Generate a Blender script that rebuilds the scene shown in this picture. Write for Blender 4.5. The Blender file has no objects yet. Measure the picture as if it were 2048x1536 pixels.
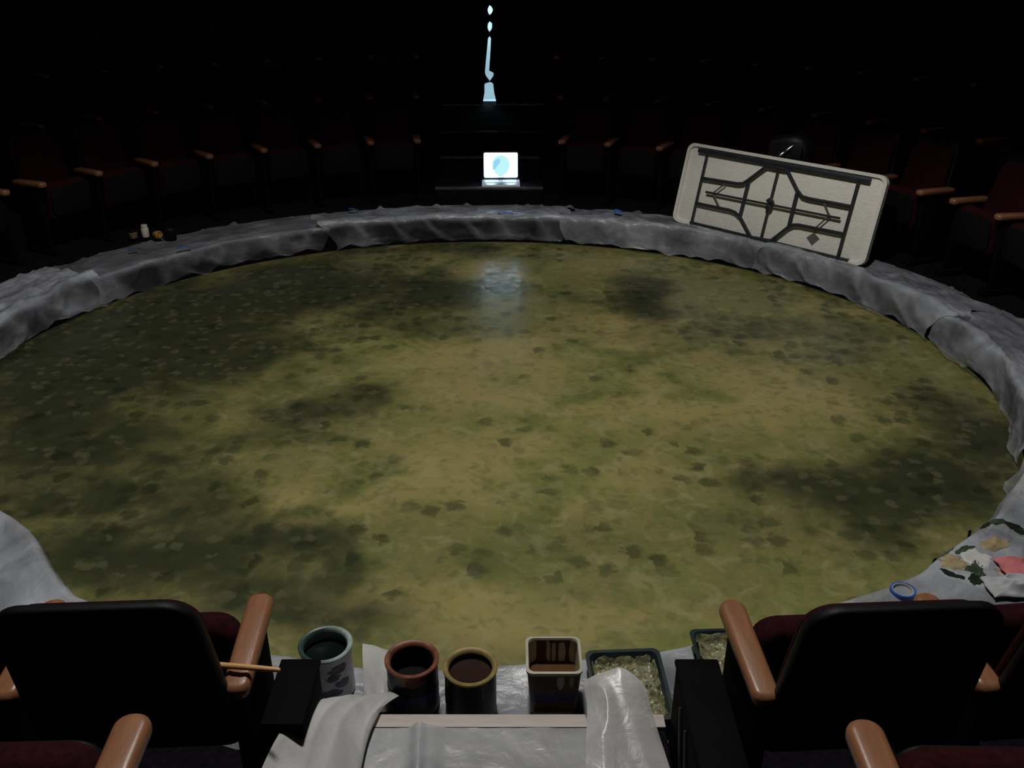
import bpy, bmesh, math, random
from mathutils import Vector, Matrix, noise
random.seed(7)
SC = bpy.context.scene
COL = SC.collection
PI = math.pi
R = math.radians

# ------------------------------------------------------------------ camera, world, lights, exposure
cam_d = bpy.data.cameras.new('camera')
cam = bpy.data.objects.new('camera', cam_d); COL.objects.link(cam)
cam_d.sensor_fit = 'HORIZONTAL'; cam_d.sensor_width = 36.0
cam_d.lens = 36.0 * 1800.0 / 2048.0
cam_d.clip_start = 0.05; cam_d.clip_end = 60
cam.location = (0, 0, 2.2)
cam.rotation_euler = (R(90 - 26.0), 0, 0)
SC.camera = cam

w = bpy.data.worlds.new('world'); SC.world = w; w.use_nodes = True
w.node_tree.nodes['Background'].inputs['Color'].default_value = (0.6, 0.7, 1.0, 1)
w.node_tree.nodes['Background'].inputs['Strength'].default_value = 0.0

def lamp(name, kind, loc, power, color, target=None, **kw):
    d = bpy.data.lights.new(name, kind); d.energy = power; d.color = color
    for k, v in kw.items(): setattr(d, k, v)
    o = bpy.data.objects.new(name, d); COL.objects.link(o); o.location = loc
    if target is not None:
        o.rotation_euler = (Vector(target) - Vector(loc)).to_track_quat('-Z', 'Y').to_euler()
    return o
# the work light hung over the near half of the stage, and the lit passage behind the far curtains
lamp('work_light', 'SPOT', (-.25, 3.4, 5.45), 640, (1.0, 0.965, 0.91), (-.25, 3.4, -0.2), spot_size=R(98), spot_blend=.28, shadow_soft_size=0.22)
lamp('seat_fill', 'POINT', (-.2, 5.0, 5.3), 22, (1.0, 0.93, 0.85), shadow_soft_size=0.5)  # added unseen fill, lifts the seats outside the spot cone out of black
lamp('passage_light', 'AREA', (-0.25, 11.75, 2.2), 34, (0.55, 0.84, 1.0), (-0.25, 11.9, 0.6), shape='SQUARE', size=0.4)

SC.view_settings.view_transform = 'Standard'
SC.view_settings.look = 'None'
SC.view_settings.gamma = 1.0
SC.view_settings.use_curve_mapping = False
SC.view_settings.exposure = 0.0

# ------------------------------------------------------------------ helpers
def tag(o, label=None, cat=None, group=None, kind=None):
    if label: o['label'] = label
    if cat: o['category'] = cat
    if group: o['group'] = group
    if kind: o['kind'] = kind
    return o
def empty(name, loc, rz=0.0, label=None, cat=None, group=None):
    o = bpy.data.objects.new(name, None); COL.objects.link(o)
    o.empty_display_size = 0.1
    o.location = loc; o.rotation_euler = (0, 0, rz)
    return tag(o, label, cat, group)
def link(name, bm, mat, parent=None, smooth=True, loc=None):
    me = bpy.data.meshes.new(name)
    bmesh.ops.recalc_face_normals(bm, faces=bm.faces[:])
    bm.to_mesh(me); bm.free()
    if smooth:
        for p in me.polygons: p.use_smooth = True
        me.set_sharp_from_angle(angle=R(42))
    o = bpy.data.objects.new(name, me); COL.objects.link(o)
    if mat: me.materials.append(mat)
    if parent: o.parent = parent
    if loc: o.location = loc
    return o
def structure(name, bm, mat, smooth=False):
    return tag(link(name, bm, mat, smooth=smooth), kind='structure')
def copy_tree(o, parent=None):
    c = o.copy(); COL.objects.link(c)
    if parent: c.parent = parent
    for ch in list(o.children): copy_tree(ch, c)
    return c
def rbox(bm, x0, x1, y0, y1, z0, z1, bev=0.0, seg=2, mat=None):
    """a box, bevelled, added to bm"""
    t = bmesh.new()
    bmesh.ops.create_cube(t, size=1.0)
    for v in t.verts:
        v.co = Vector((x0 + (v.co.x + .5) * (x1 - x0), y0 + (v.co.y + .5) * (y1 - y0), z0 + (v.co.z + .5) * (z1 - z0)))
    if bev > 0:
        bmesh.ops.bevel(t, geom=t.edges[:], offset=bev, segments=seg, profile=0.5, affect='EDGES', clamp_overlap=True)
    if mat is not None: bmesh.ops.transform(t, matrix=mat, verts=t.verts[:])
    me = bpy.data.meshes.new('tmp'); t.to_mesh(me); t.free(); bm.from_mesh(me); bpy.data.meshes.remove(me)
    return bm
def box(*a, **k): return rbox(bmesh.new(), *a, **k)
def rpoly(pts, rad, seg=6):
    """round the corners of a 2D polygon"""
    out = []
    n = len(pts)
    for i in range(n):
        p = Vector(pts[i]); a = Vector(pts[i - 1]) - p; b = Vector(pts[(i + 1) % n]) - p
        r = rad[i] if isinstance(rad, (list, tuple)) else rad
        half = a.angle(b) / 2
        d = min(r / math.tan(half), a.length * .49, b.length * .49); rr = d * math.tan(half)
        c = p + (a.normalized() + b.normalized()).normalized() * (rr / math.sin(half))
        p0 = p + a.normalized() * d; p1 = p + b.normalized() * d
        a0 = math.atan2(p0.y - c.y, p0.x - c.x); a1 = math.atan2(p1.y - c.y, p1.x - c.x)
        da = (a1 - a0 + PI) % (2 * PI) - PI
        for k in range(seg + 1):
            t = a0 + da * k / seg
            out.append((c.x + rr * math.cos(t), c.y + rr * math.sin(t)))
    return out
def slab(bm, outline, fn, t0, t1, bev=0.0, seg=2):
    """extrude a 2D outline between depths t0 and t1 with rounded rims; fn(u, v, t) gives the 3D point"""
    n = len(outline)
    area = sum(outline[i][0] * outline[(i + 1) % n][1] - outline[(i + 1) % n][0] * outline[i][1] for i in range(n))
    sg = 1.0 if area > 0 else -1.0
    nor = []
    for i in range(n):
        p = Vector(outline[i]); a = (p - Vector(outline[i - 1])).normalized(); b = (Vector(outline[(i + 1) % n]) - p).normalized()
        na = Vector((-a.y, a.x)) * sg; nb = Vector((-b.y, b.x)) * sg
        m_ = (na + nb).normalized(); nor.append(m_ / max(.4, m_.dot(na)))
    prof = [(0.0, t0), (0.0, t1)]
    if bev > 0:
        q = [PI / 2 * k / seg for k in range(seg + 1)]; h = min(bev, (t1 - t0) * .5)
        prof = [(bev * (1 - math.sin(a)), t0 + h * (1 - math.cos(a))) for a in q] + [(bev * (1 - math.cos(a)), t1 - h * (1 - math.sin(a))) for a in q]
    rings = [[bm.verts.new(Vector(fn(outline[i][0] + nor[i].x * g, outline[i][1] + nor[i].y * g, t))) for i in range(n)] for g, t in prof]
    for a, b in zip(rings, rings[1:]):
        for i in range(n): bm.faces.new((a[i], a[(i + 1) % n], b[(i + 1) % n], b[i]))
    bm.faces.new(rings[0][::-1]); bm.faces.new(rings[-1])
    return bm
def lathe(bm, prof, seg=40, loc=(0, 0, 0), sx=1.0, sy=1.0):
    rings = []
    for r, z in prof:
        if r < 1e-5: rings.append([bm.verts.new((loc[0], loc[1], loc[2] + z))])
        else: rings.append([bm.verts.new((loc[0] + r * sx * math.cos(2 * PI * i / seg), loc[1] + r * sy * math.sin(2 * PI * i / seg), loc[2] + z)) for i in range(seg)])
    for a, b in zip(rings, rings[1:]):
        for i in range(seg):
            j = (i + 1) % seg
            if len(a) == 1 and len(b) == 1: continue
            if len(a) == 1: bm.faces.new((a[0], b[j], b[i]))
            elif len(b) == 1: bm.faces.new((a[i], a[j], b[0]))
            else: bm.faces.new((a[i], a[j], b[j], b[i]))
    return bm
def tube(bm, pts, r, seg=8, ry=None):
    pts = [Vector(p) for p in pts]; rings = []
    up = Vector((0, 0, 1))
    for i, p in enumerate(pts):
        d = ((pts[i + 1] - p) if i < len(pts) - 1 else Vector((0, 0, 0))) + ((p - pts[i - 1]) if i else Vector((0, 0, 0)))
        d.normalize()
        u = up if abs(d.dot(up)) < .95 else Vector((0, 1, 0))
        s = d.cross(u).normalized(); n = s.cross(d).normalized()
        rr = r[i] if isinstance(r, (list, tuple)) else r
        q = rr if ry is None else ry
        rings.append([bm.verts.new(p + s * rr * math.cos(2 * PI * k / seg) + n * q * math.sin(2 * PI * k / seg)) for k in range(seg)])
    for a, b in zip(rings, rings[1:]):
        for k in range(seg):
            j = (k + 1) % seg
            bm.faces.new((a[k], a[j], b[j], b[k]))
    bm.faces.new(rings[0][::-1]); bm.faces.new(rings[-1])
    return bm
def grid(nu, nv, fn, bm=None):
    bm = bm or bmesh.new()
    V = [[bm.verts.new(fn(i / (nu - 1), j / (nv - 1))) for j in range(nv)] for i in range(nu)]
    for i in range(nu - 1):
        for j in range(nv - 1):
            bm.faces.new((V[i][j], V[i + 1][j], V[i + 1][j + 1], V[i][j + 1]))
    return bm
def ss(a, b, x):
    t = max(0.0, min(1.0, (x - a) / (b - a))); return t * t * (3 - 2 * t)
def lerp(a, b, t): return a + (b - a) * t
def ridge(x, y, z=0.0):
    return 1.0 - abs(noise.noise(Vector((x, y, z)))) * 2.0
def crumple(x, y, seed=0.0):
    """sharp folds of thin plastic, about -1..1"""
    w1 = noise.noise(Vector((x * 1.3, y * 1.3, seed))) * .8
    a = ridge(x * 2.3 + w1, y * 2.3 - w1, seed + 3.1)
    b = ridge(x * 5.2 + w1 * 1.5, y * 5.2 + w1, seed + 7.7)
    c = ridge(x * 11 + w1 * 2, y * 11, seed + 1.9)
    return a * .55 + b * .32 + c * .16 - .45

# ------------------------------------------------------------------ materials
def mat(name, color=(.5, .5, .5), rough=.6, metal=0.0, spec=.5, var=0.0, vscale=12, bump=0.0, bscale=60, stretch=None, coat=0.0, emit=None, estr=0.0, trans=0.0):
    m = bpy.data.materials.new(name); m.use_nodes = True
    nt = m.node_tree; b = nt.nodes['Principled BSDF']
    b.inputs['Base Color'].default_value = (*color, 1)
    b.inputs['Roughness'].default_value = rough
    b.inputs['Metallic'].default_value = metal
    b.inputs['Specular IOR Level'].default_value = spec
    if coat: b.inputs['Coat Weight'].default_value = coat; b.inputs['Coat Roughness'].default_value = .1
    if trans: b.inputs['Transmission Weight'].default_value = trans
    if emit:
        b.inputs['Emission Color'].default_value = (*emit, 1); b.inputs['Emission Strength'].default_value = estr
    tc = nt.nodes.new('ShaderNodeTexCoord'); mp = nt.nodes.new('ShaderNodeMapping')
    nt.links.new(tc.outputs['Object'], mp.inputs['Vector'])
    if stretch: mp.inputs['Scale'].default_value = stretch
    if var > 0:
        n = nt.nodes.new('ShaderNodeTexNoise'); n.inputs['Scale'].default_value = vscale; n.inputs['Detail'].default_value = 5
        nt.links.new(mp.outputs['Vector'], n.inputs['Vector'])
        r = nt.nodes.new('ShaderNodeValToRGB')
        lo = tuple(c * (1 - var) for c in color); hi = tuple(min(1, c * (1 + var)) for c in color)
        r.color_ramp.elements[0].position = .3; r.color_ramp.elements[0].color = (*lo, 1)
        r.color_ramp.elements[1].position = .7; r.color_ramp.elements[1].color = (*hi, 1)
        nt.links.new(n.outputs['Fac'], r.inputs['Fac']); nt.links.new(r.outputs['Color'], b.inputs['Base Color'])
    if bump > 0:
        n2 = nt.nodes.new('ShaderNodeTexNoise'); n2.inputs['Scale'].default_value = bscale; n2.inputs['Detail'].default_value = 4
        nt.links.new(mp.outputs['Vector'], n2.inputs['Vector'])
        bp_ = nt.nodes.new('ShaderNodeBump'); bp_.inputs['Strength'].default_value = bump; bp_.inputs['Distance'].default_value = .01
        nt.links.new(n2.outputs['Fac'], bp_.inputs['Height']); nt.links.new(bp_.outputs['Normal'], b.inputs['Normal'])
    return m

def plastic_sheet_mat(name, color, alpha0, alpha1):
    """thin cloudy polythene: a milky film that lets some of what is behind show through"""
    m = bpy.data.materials.new(name); m.use_nodes = True
    nt = m.node_tree; L = nt.links.new
    b = nt.nodes['Principled BSDF']; out = nt.nodes['Material Output']
    b.inputs['Roughness'].default_value = .34; b.inputs['Specular IOR Level'].default_value = .6
    geo = nt.nodes.new('ShaderNodeNewGeometry')
    n = nt.nodes.new('ShaderNodeTexNoise'); n.inputs['Scale'].default_value = 3.5; n.inputs['Detail'].default_value = 6; n.inputs['Distortion'].default_value = .8
    L(geo.outputs['Position'], n.inputs['Vector'])
    r = nt.nodes.new('ShaderNodeValToRGB')
    r.color_ramp.elements[0].position = .35; r.color_ramp.elements[0].color = (*[c * .85 for c in color], 1)
    r.color_ramp.elements[1].position = .65; r.color_ramp.elements[1].color = (*[min(1, c * 1.12) for c in color], 1)
    L(n.outputs['Fac'], r.inputs['Fac']); L(r.outputs['Color'], b.inputs['Base Color'])
    n2 = nt.nodes.new('ShaderNodeTexNoise'); n2.inputs['Scale'].default_value = 14; n2.inputs['Detail'].default_value = 5; n2.inputs['Distortion'].default_value = 1.2
    L(geo.outputs['Position'], n2.inputs['Vector'])
    bu = nt.nodes.new('ShaderNodeBump'); bu.inputs['Strength'].default_value = .35 if name == 'plastic' else .16; bu.inputs['Distance'].default_value = .02
    L(n2.outputs['Fac'], bu.inputs['Height']); L(bu.outputs['Normal'], b.inputs['Normal'])
    tr = nt.nodes.new('ShaderNodeBsdfTransparent'); mx = nt.nodes.new('ShaderNodeMixShader')
    fa = nt.nodes.new('ShaderNodeAttribute'); fa.attribute_name = 'film'
    mu = nt.nodes.new('ShaderNodeMath'); mu.operation = 'MULTIPLY'; mu.use_clamp = True
    mr = nt.nodes.new('ShaderNodeMapRange'); mr.inputs['From Min'].default_value = .3; mr.inputs['From Max'].default_value = .7
    mr.inputs['To Min'].default_value = alpha0; mr.inputs['To Max'].default_value = alpha1
    L(n.outputs['Fac'], mr.inputs['Value']); L(mr.outputs['Result'], mu.inputs[0]); L(fa.outputs['Fac'], mu.inputs[1]); L(mu.outputs[0], mx.inputs['Fac'])
    L(tr.outputs[0], mx.inputs[1]); L(b.outputs[0], mx.inputs[2]); L(mx.outputs[0], out.inputs['Surface'])
    return m

M = {}
M['black_matte'] = mat('black_matte', (.004, .004, .005), .85, spec=.15, var=.3)
M['black_carpet'] = mat('black_carpet', (.006, .005, .007), .95, spec=.05, var=.4, vscale=40, bump=.3, bscale=200)
M['black_wall'] = mat('black_wall', (.003, .003, .003), .9, spec=.1, var=.3)
M['black_plastic'] = mat('black_plastic', (.004, .004, .005), .55, spec=.18, var=.2)
M['black_metal'] = mat('black_metal', (.003, .0025, .0035), .75, spec=.06, var=.2)
M['seat_red'] = mat('seat_red', (.022, .0035, .0055), .9, spec=.08, var=.35, vscale=60, bump=.35, bscale=260)
M['wood'] = mat('wood', (.245, .108, .052), .36, spec=.5, var=.14, vscale=9, stretch=(6, 1, 6), bump=.05, bscale=40)
M['pale_wood'] = mat('pale_wood', (.62, .34, .13), .5, var=.2, vscale=14, stretch=(1, 8, 8))
M['steel_dark'] = mat('steel_dark', (.022, .026, .034), .45, spec=.4, var=.3)
M['steel_link'] = mat('steel_link', (.16, .15, .15), .45, metal=.6, var=.2)
M['table_white'] = mat('table_white', (.78, .765, .70), .6, var=.05, vscale=30, bump=.4, bscale=55)
M['label_grey'] = mat('label_grey', (.10, .10, .085), .6, var=.2)
M['label_orange'] = mat('label_orange', (.55, .22, .12), .6)
M['blue_tape'] = mat('blue_tape', (.03, .12, .42), .6, var=.25, vscale=40)
M['nosing'] = mat('nosing', (.07, .062, .05), .5, metal=.3, var=.3)
M['wood_nosing'] = mat('wood_nosing', (.50, .44, .41), .55, var=.1, stretch=(1, 8, 8))
M['can_white'] = mat('can_white', (.48, .50, .52), .45, var=.15, vscale=20)
M['rim_teal'] = mat('rim_teal', (.36, .46, .43), .4, var=.25, vscale=30)
def half_dipped(m, dark):
    # green paint wiped over the left half of the rim, the right half left bare
    nt = m.node_tree; b = nt.nodes['Principled BSDF']; src = b.inputs['Base Color'].links[0].from_socket
    tc = nt.nodes.new('ShaderNodeTexCoord'); sp = nt.nodes.new('ShaderNodeSeparateXYZ'); nt.links.new(tc.outputs['Object'], sp.inputs[0])
    mr = nt.nodes.new('ShaderNodeMapRange'); mr.inputs['From Min'].default_value = -.02; mr.inputs['From Max'].default_value = .045
    nt.links.new(sp.outputs['X'], mr.inputs['Value'])
    mx = nt.nodes.new('ShaderNodeMix'); mx.data_type = 'RGBA'; nt.links.new(mr.outputs['Result'], mx.inputs[0])
    mx.inputs[6].default_value = (*dark, 1); nt.links.new(src, mx.inputs[7]); nt.links.new(mx.outputs[2], b.inputs['Base Color'])
half_dipped(M['rim_teal'], (.03, .06, .05))
M['rim_red'] = mat('rim_red', (.20, .070, .035), .5, var=.5, vscale=25)
M['rim_ochre'] = mat('rim_ochre', (.27, .205, .065), .5, var=.3, vscale=25)
M['can_dark'] = mat('can_dark', (.018, .011, .014), .4, var=.5, vscale=20)
M['label_blue'] = mat('label_blue', (.010, .022, .12), .45, var=.3, vscale=20)
M['label_brown'] = mat('label_brown', (.10, .05, .02), .5, var=.4, vscale=20)
M['label_smudge'] = mat('label_smudge', (.10, .085, .13), .6, var=.5, vscale=30)
M['paint_green'] = mat('paint_green', (.0015, .005, .004), .3, spec=.2, var=.3, bump=.15, bscale=20)
M['paint_black'] = mat('paint_black', (.002, .0015, .0015), .6, spec=.1, var=.3, bump=.1, bscale=20)
M['paint_umber'] = mat('paint_umber', (.022, .008, .004), .6, spec=.1, var=.4, vscale=20, bump=.15, bscale=30)
M['paint_brown'] = mat('paint_brown', (.085, .038, .007), .4, spec=.25, var=.25, vscale=20)
M['tub'] = mat('tub', (.50, .47, .36), .35, var=.12, vscale=15)
M['tray_black'] = mat('tray_black', (.014, .026, .028), .35, var=.4, vscale=15)
M['jar_pale'] = mat('jar_pale', (.55, .52, .44), .4, var=.15)
M['jar_amber'] = mat('jar_amber', (.30, .16, .04), .4, var=.3)
M['jar_olive'] = mat('jar_olive', (.12, .10, .05), .5, var=.4)
M['rag_red'] = mat('rag_red', (.55, .16, .17), .8, var=.25, vscale=18)
M['rag_white'] = mat('rag_white', (.44, .46, .48), .8, var=.12, vscale=18)
M['splat_dark'] = mat('splat_dark', (.018, .024, .014), .4, var=.5, vscale=30)
M['splat_green'] = mat('splat_green', (.05, .075, .045), .4, var=.5, vscale=30)
M['splat_ochre'] = mat('splat_ochre', (.38, .30, .17), .5, var=.3, vscale=30)
M['splat_white'] = mat('splat_white', (.62, .62, .60), .5, var=.1, vscale=30)
M['laptop_grey'] = mat('laptop_grey', (.42, .45, .5), .4, metal=.2, var=.05)
M['laptop_black'] = mat('laptop_black', (.012, .012, .014), .4)
M['keys'] = mat('keys', (.78, .80, .82), .3)
M['laptop_white'] = mat('laptop_white', (.82, .84, .86), .25)
M['bag'] = mat('bag', (.006, .006, .007), .5, spec=.3, var=.3)
M['chrome'] = mat('chrome', (.95, .95, .95), .28, metal=1.0)
M['passage'] = mat('passage', (.75, .78, .78), .7, var=.1, vscale=4)
M['plastic'] = plastic_sheet_mat('plastic', (.46, .485, .54), .55, .95)
M['plastic_fold'] = plastic_sheet_mat('plastic_fold', (.53, .53, .53), .78, 1.0)
M['plastic_thin'] = plastic_sheet_mat('plastic_thin', (.38, .39, .41), .72, 1.0)

def screen_mat():
    m = bpy.data.materials.new('screen'); m.use_nodes = True
    nt = m.node_tree; nt.nodes.remove(nt.nodes['Principled BSDF'])
    e = nt.nodes.new('ShaderNodeEmission'); e.inputs['Color'].default_value = (.50, .72, 1.0, 1); e.inputs['Strength'].default_value = 8.0
    nt.links.new(e.outputs[0], nt.nodes['Material Output'].inputs['Surface']); return m
def glow_mat(name, col, s):
    m = bpy.data.materials.new(name); m.use_nodes = True
    nt = m.node_tree; nt.nodes.remove(nt.nodes['Principled BSDF'])
    e = nt.nodes.new('ShaderNodeEmission'); e.inputs['Color'].default_value = (*col, 1); e.inputs['Strength'].default_value = s
    nt.links.new(e.outputs[0], nt.nodes['Material Output'].inputs['Surface']); return m
M['screen'] = screen_mat()
M['globe_pale'] = glow_mat('globe_pale', (.52, .93, .95), 1.0)
M['globe_blue'] = glow_mat('globe_blue', (.30, .66, .93), 1.0)

def stage_paint():
    m = bpy.data.materials.new('stage_paint'); m.use_nodes = True
    nt = m.node_tree; L = nt.links.new; N = nt.nodes.new
    b = nt.nodes['Principled BSDF']
    geo = N('ShaderNodeNewGeometry')
    at = N('ShaderNodeAttribute'); at.attribute_name = 'paint'
    sep = N('ShaderNodeSeparateColor'); L(at.outputs['Color'], sep.inputs['Color'])
    def nz(scale, detail=4, dist=0.0, off=0.0):
        n = N('ShaderNodeTexNoise'); n.inputs['Scale'].default_value = scale; n.inputs['Detail'].default_value = detail; n.inputs['Distortion'].default_value = dist
        if off:
            a = N('ShaderNodeVectorMath'); a.operation = 'ADD'; a.inputs[1].default_value = (off, off * .7, 0); L(geo.outputs['Position'], a.inputs[0]); L(a.outputs[0], n.inputs['Vector'])
        else: L(geo.outputs['Position'], n.inputs['Vector'])
        return n
    def mth(op, a, b_=None, clamp=False):
        n = N('ShaderNodeMath'); n.operation = op; n.use_clamp = clamp
        for i, x in enumerate((a, b_)):
            if x is None: continue
            if isinstance(x, (int, float)): n.inputs[i].default_value = x
            else: L(x, n.inputs[i])
        return n.outputs[0]
    def mix(f, a, c):
        n = N('ShaderNodeMix'); n.data_type = 'RGBA'
        if isinstance(f, (int, float)): n.inputs[0].default_value = f
        else: L(f, n.inputs[0])
        for i, x in ((6, a), (7, c)):
            if isinstance(x, tuple): n.inputs[i].default_value = (*x, 1)
            else: L(x, n.inputs[i])
        return n.outputs[2]
    def rng(x, a, b_, c=0.0, d=1.0, sm=True):
        n = N('ShaderNodeMapRange'); n.interpolation_type = 'SMOOTHSTEP' if sm else 'LINEAR'
        L(x, n.inputs['Value'])
        for k, v in (('From Min', a), ('From Max', b_), ('To Min', c), ('To Max', d)): n.inputs[k].default_value = v
        return n.outputs['Result']
    mid = nz(2.1, 5, .6); fine = nz(17, 4, .5); big = nz(1.1, 3, .4, 5.3); speck = nz(46, 3, 0, 2.2)
    # dabs of a sponge: cells with a soft blob in each
    warp = N('ShaderNodeVectorMath'); warp.operation = 'SCALE'; warp.inputs['Scale'].default_value = .10
    L(fine.outputs['Color'], warp.inputs[0])
    wp = N('ShaderNodeVectorMath'); wp.operation = 'ADD'; L(geo.outputs['Position'], wp.inputs[0]); L(warp.outputs[0], wp.inputs[1])
    def dabs(scale):
        v = N('ShaderNodeTexVoronoi'); v.inputs['Scale'].default_value = scale; v.inputs['Randomness'].default_value = .95
        v.voronoi_dimensions = '2D'
        L(wp.outputs[0], v.inputs['Vector'])
        sc_ = N('ShaderNodeSeparateColor'); L(v.outputs['Color'], sc_.inputs['Color'])
        return rng(v.outputs['Distance'], .58, .22), sc_.outputs[0], sc_.outputs[1]
    d1, r1, q1 = dabs(9.0)
    d2, r2, q2 = dabs(15.0)
    dark = mth('ADD', sep.outputs[0], mth('MULTIPLY', mth('SUBTRACT', mid.outputs['Fac'], .5), 1.5))
    darkc = rng(dark, .06, .80)
    clump = nz(1.6, 2, .3, 9.1)
    dens = mth('ADD', mth('MULTIPLY', dark, .75), mth('MULTIPLY', mth('SUBTRACT', clump.outputs['Fac'], .34), 1.15))
    on1 = rng(mth('SUBTRACT', dens, r1), -.10, .30)
    on2 = rng(mth('SUBTRACT', dens, r2), -.10, .35)
    dab1 = mth('MULTIPLY', d1, on1); dab2 = mth('MULTIPLY', d2, on2)
    bright = rng(mth('ADD', sep.outputs[1], mth('MULTIPLY', mth('SUBTRACT', big.outputs['Fac'], .5), 1.2)), 0.0, .8)
    base = mix(bright, (.215, .205, .075), (.365, .310, .118))
    base = mix(rng(mid.outputs['Fac'], .42, .66), base, (.215, .235, .070))
    base = mix(mth('MULTIPLY', rng(speck.outputs['Fac'], .50, .72), .40), base, (.36, .25, .11))
    base = mix(mth('MULTIPLY', rng(fine.outputs['Fac'], .46, .70), .55), base, (.13, .155, .045))
    soft = nz(7.5, 4, .9, 3.7)
    base = mix(mth('MULTIPLY', rng(soft.outputs['Fac'], .50, .70), .40), base, (.40, .37, .18))
    col = mix(mth('MULTIPLY', darkc, .90), base, (.026, .031, .018))
    col = mix(mth('MULTIPLY', dab2, .35), col, (.050, .060, .026))
    dcol = mix(q1, (.014, .020, .011), (.065, .078, .034))
    col = mix(mth('MULTIPLY', dab1, .62), col, dcol)
    # pale dabs left light over the dark ground
    lite = mth('MULTIPLY', mth('MULTIPLY', rng(q2, .62, .92), d2), mth('MULTIPLY', darkc, .42))
    col = mix(lite, col, (.17, .16, .085))
    L(col, b.inputs['Base Color'])
    b.inputs['Roughness'].default_value = .5
    L(rng(fine.outputs['Fac'], .35, .7, .26, .40), b.inputs['Roughness'])
    b.inputs['Specular IOR Level'].default_value = .42
    bu = N('ShaderNodeBump'); bu.inputs['Strength'].default_value = .16; bu.inputs['Distance'].default_value = .006
    L(mth('ADD', dab1, fine.outputs['Fac']), bu.inputs['Height']); L(bu.outputs['Normal'], b.inputs['Normal'])
    return m
M['stage_paint'] = stage_paint()

def tray_paint():
    m = bpy.data.materials.new('tray_paint'); m.use_nodes = True
    nt = m.node_tree; L = nt.links.new; N = nt.nodes.new; b = nt.nodes['Principled BSDF']
    geo = N('ShaderNodeNewGeometry')
    n = N('ShaderNodeTexNoise'); n.inputs['Scale'].default_value = 24; n.inputs['Detail'].default_value = 5; n.inputs['Distortion'].default_value = 1.5
    L(geo.outputs['Position'], n.inputs['Vector'])
    r = N('ShaderNodeValToRGB'); e = r.color_ramp.elements
    e[0].position = .30; e[0].color = (.035, .050, .022, 1); e[1].position = .72; e[1].color = (.36, .35, .20, 1)
    for p, c in ((.43, (.15, .165, .095, 1)), (.52, (.30, .26, .12, 1)), (.60, (.20, .23, .16, 1))):
        q = e.new(p); q.color = c
    L(n.outputs['Fac'], r.inputs['Fac']); L(r.outputs['Color'], b.inputs['Base Color'])
    b.inputs['Roughness'].default_value = .16
    n2 = N('ShaderNodeTexNoise'); n2.inputs['Scale'].default_value = 42; n2.inputs['Detail'].default_value = 4
    L(geo.outputs['Position'], n2.inputs['Vector'])
    bu = N('ShaderNodeBump'); bu.inputs['Strength'].default_value = .9; bu.inputs['Distance'].default_value = .012
    L(n2.outputs['Fac'], bu.inputs['Height']); L(bu.outputs['Normal'], b.inputs['Normal'])
    return m
M['tray_paint'] = tray_paint()

# ------------------------------------------------------------------ plan of the theatre
CX, CY, EA, EB = -.22, 5.06, 3.10, 2.78           # sunken round stage
ZS = -.20                                        # stage floor level; the front row stands at 0
def E(t, off=0.0, z=0.0):                        # t in degrees from the far side, clockwise
    off -= .245 * math.exp(-(((t % 360) - 221) / 11) ** 2) * ss(1.2, .2, off)   # the near left edge cuts in a little
    return Vector((CX + (EA + off) * math.sin(R(t)), CY + (EB + off) * math.cos(R(t)), z))
def near_f(t):
    a = abs((t + 180) % 360 - 180); return ss(115, 160, a)
def tier_off(k, t):                              # where the riser of tier k begins
    f = near_f(t)
    return {2: lerp(1.10, .86, f), 3: lerp(1.75, 1.46, f), 4: lerp(2.40, 2.30, f), 5: lerp(3.16, 3.5, f)}[k]

# stage floor with its paint map (centres and sizes of the darker and the brighter patches, in metres)
DARK = [(-2.48, 5.69, 1.13, 0.8, 0.95), (-2.74, 4.91, 0.67, 0.77, 1), (-2.47, 4.12, 0.45, 0.37, 0.75), (-2.32, 3.65, 0.36, 0.26, 0.75), (-1.73, 3.6, 0.52, 0.26, 0.55), (-1.68, 3.18, 0.48, 0.25, 0.7), (-1.08, 2.94, 0.41, 0.19, 0.6), (-0.95, 3.32, 0.34, 0.19, 0.45), (-0.91, 6.58, 0.74, 0.45, 0.8), (1.0, 6.36, 0.34, 0.64, 0.85), (-1.73, 6.99, 0.94, 0.5, 0.7), (-0.98, 7.63, 1.45, 0.2, 0.55), (-1.1, 4.58, 0.34, 0.25, 0.8), (-0.85, 4.84, 0.18, 0.14, 0.5), (2.39, 6.47, 0.57, 0.33, 0.35), (1.84, 5.69, 0.89, 0.44, 0.35), (2.51, 4.71, 0.35, 0.32, 0.6), (2.58, 4.29, 0.33, 0.34, 0.85), (2.19, 3.83, 0.42, 0.38, 0.85), (1.66, 3.74, 0.49, 0.25, 0.7), (1.32, 3.85, 0.25, 0.14, 0.65), (1.63, 3.32, 0.36, 0.19, 0.5), (1.05, 3.44, 0.32, 0.18, 0.3), (-0.73, 2.82, 0.32, 0.12, 0.5), (0.3, 3.29, 0.58, 0.19, 0.25), (-1.78, 5.27, 0.39, 0.31, 0.5), (-0.43, 5.78, 0.52, 0.23, 0.35), (0.4, 6.36, 0.26, 0.32, 0.2), (-2.16, 6.36, 1.13, 0.53, 0.8), (2.26, 5.51, 0.4, 0.34, 0.35), (-1.6, 4.15, .75, .6, .38), (-.95, 2.85, .65, .28, .35), (-1.35, 3.35, .6, .3, .3)]
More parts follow.
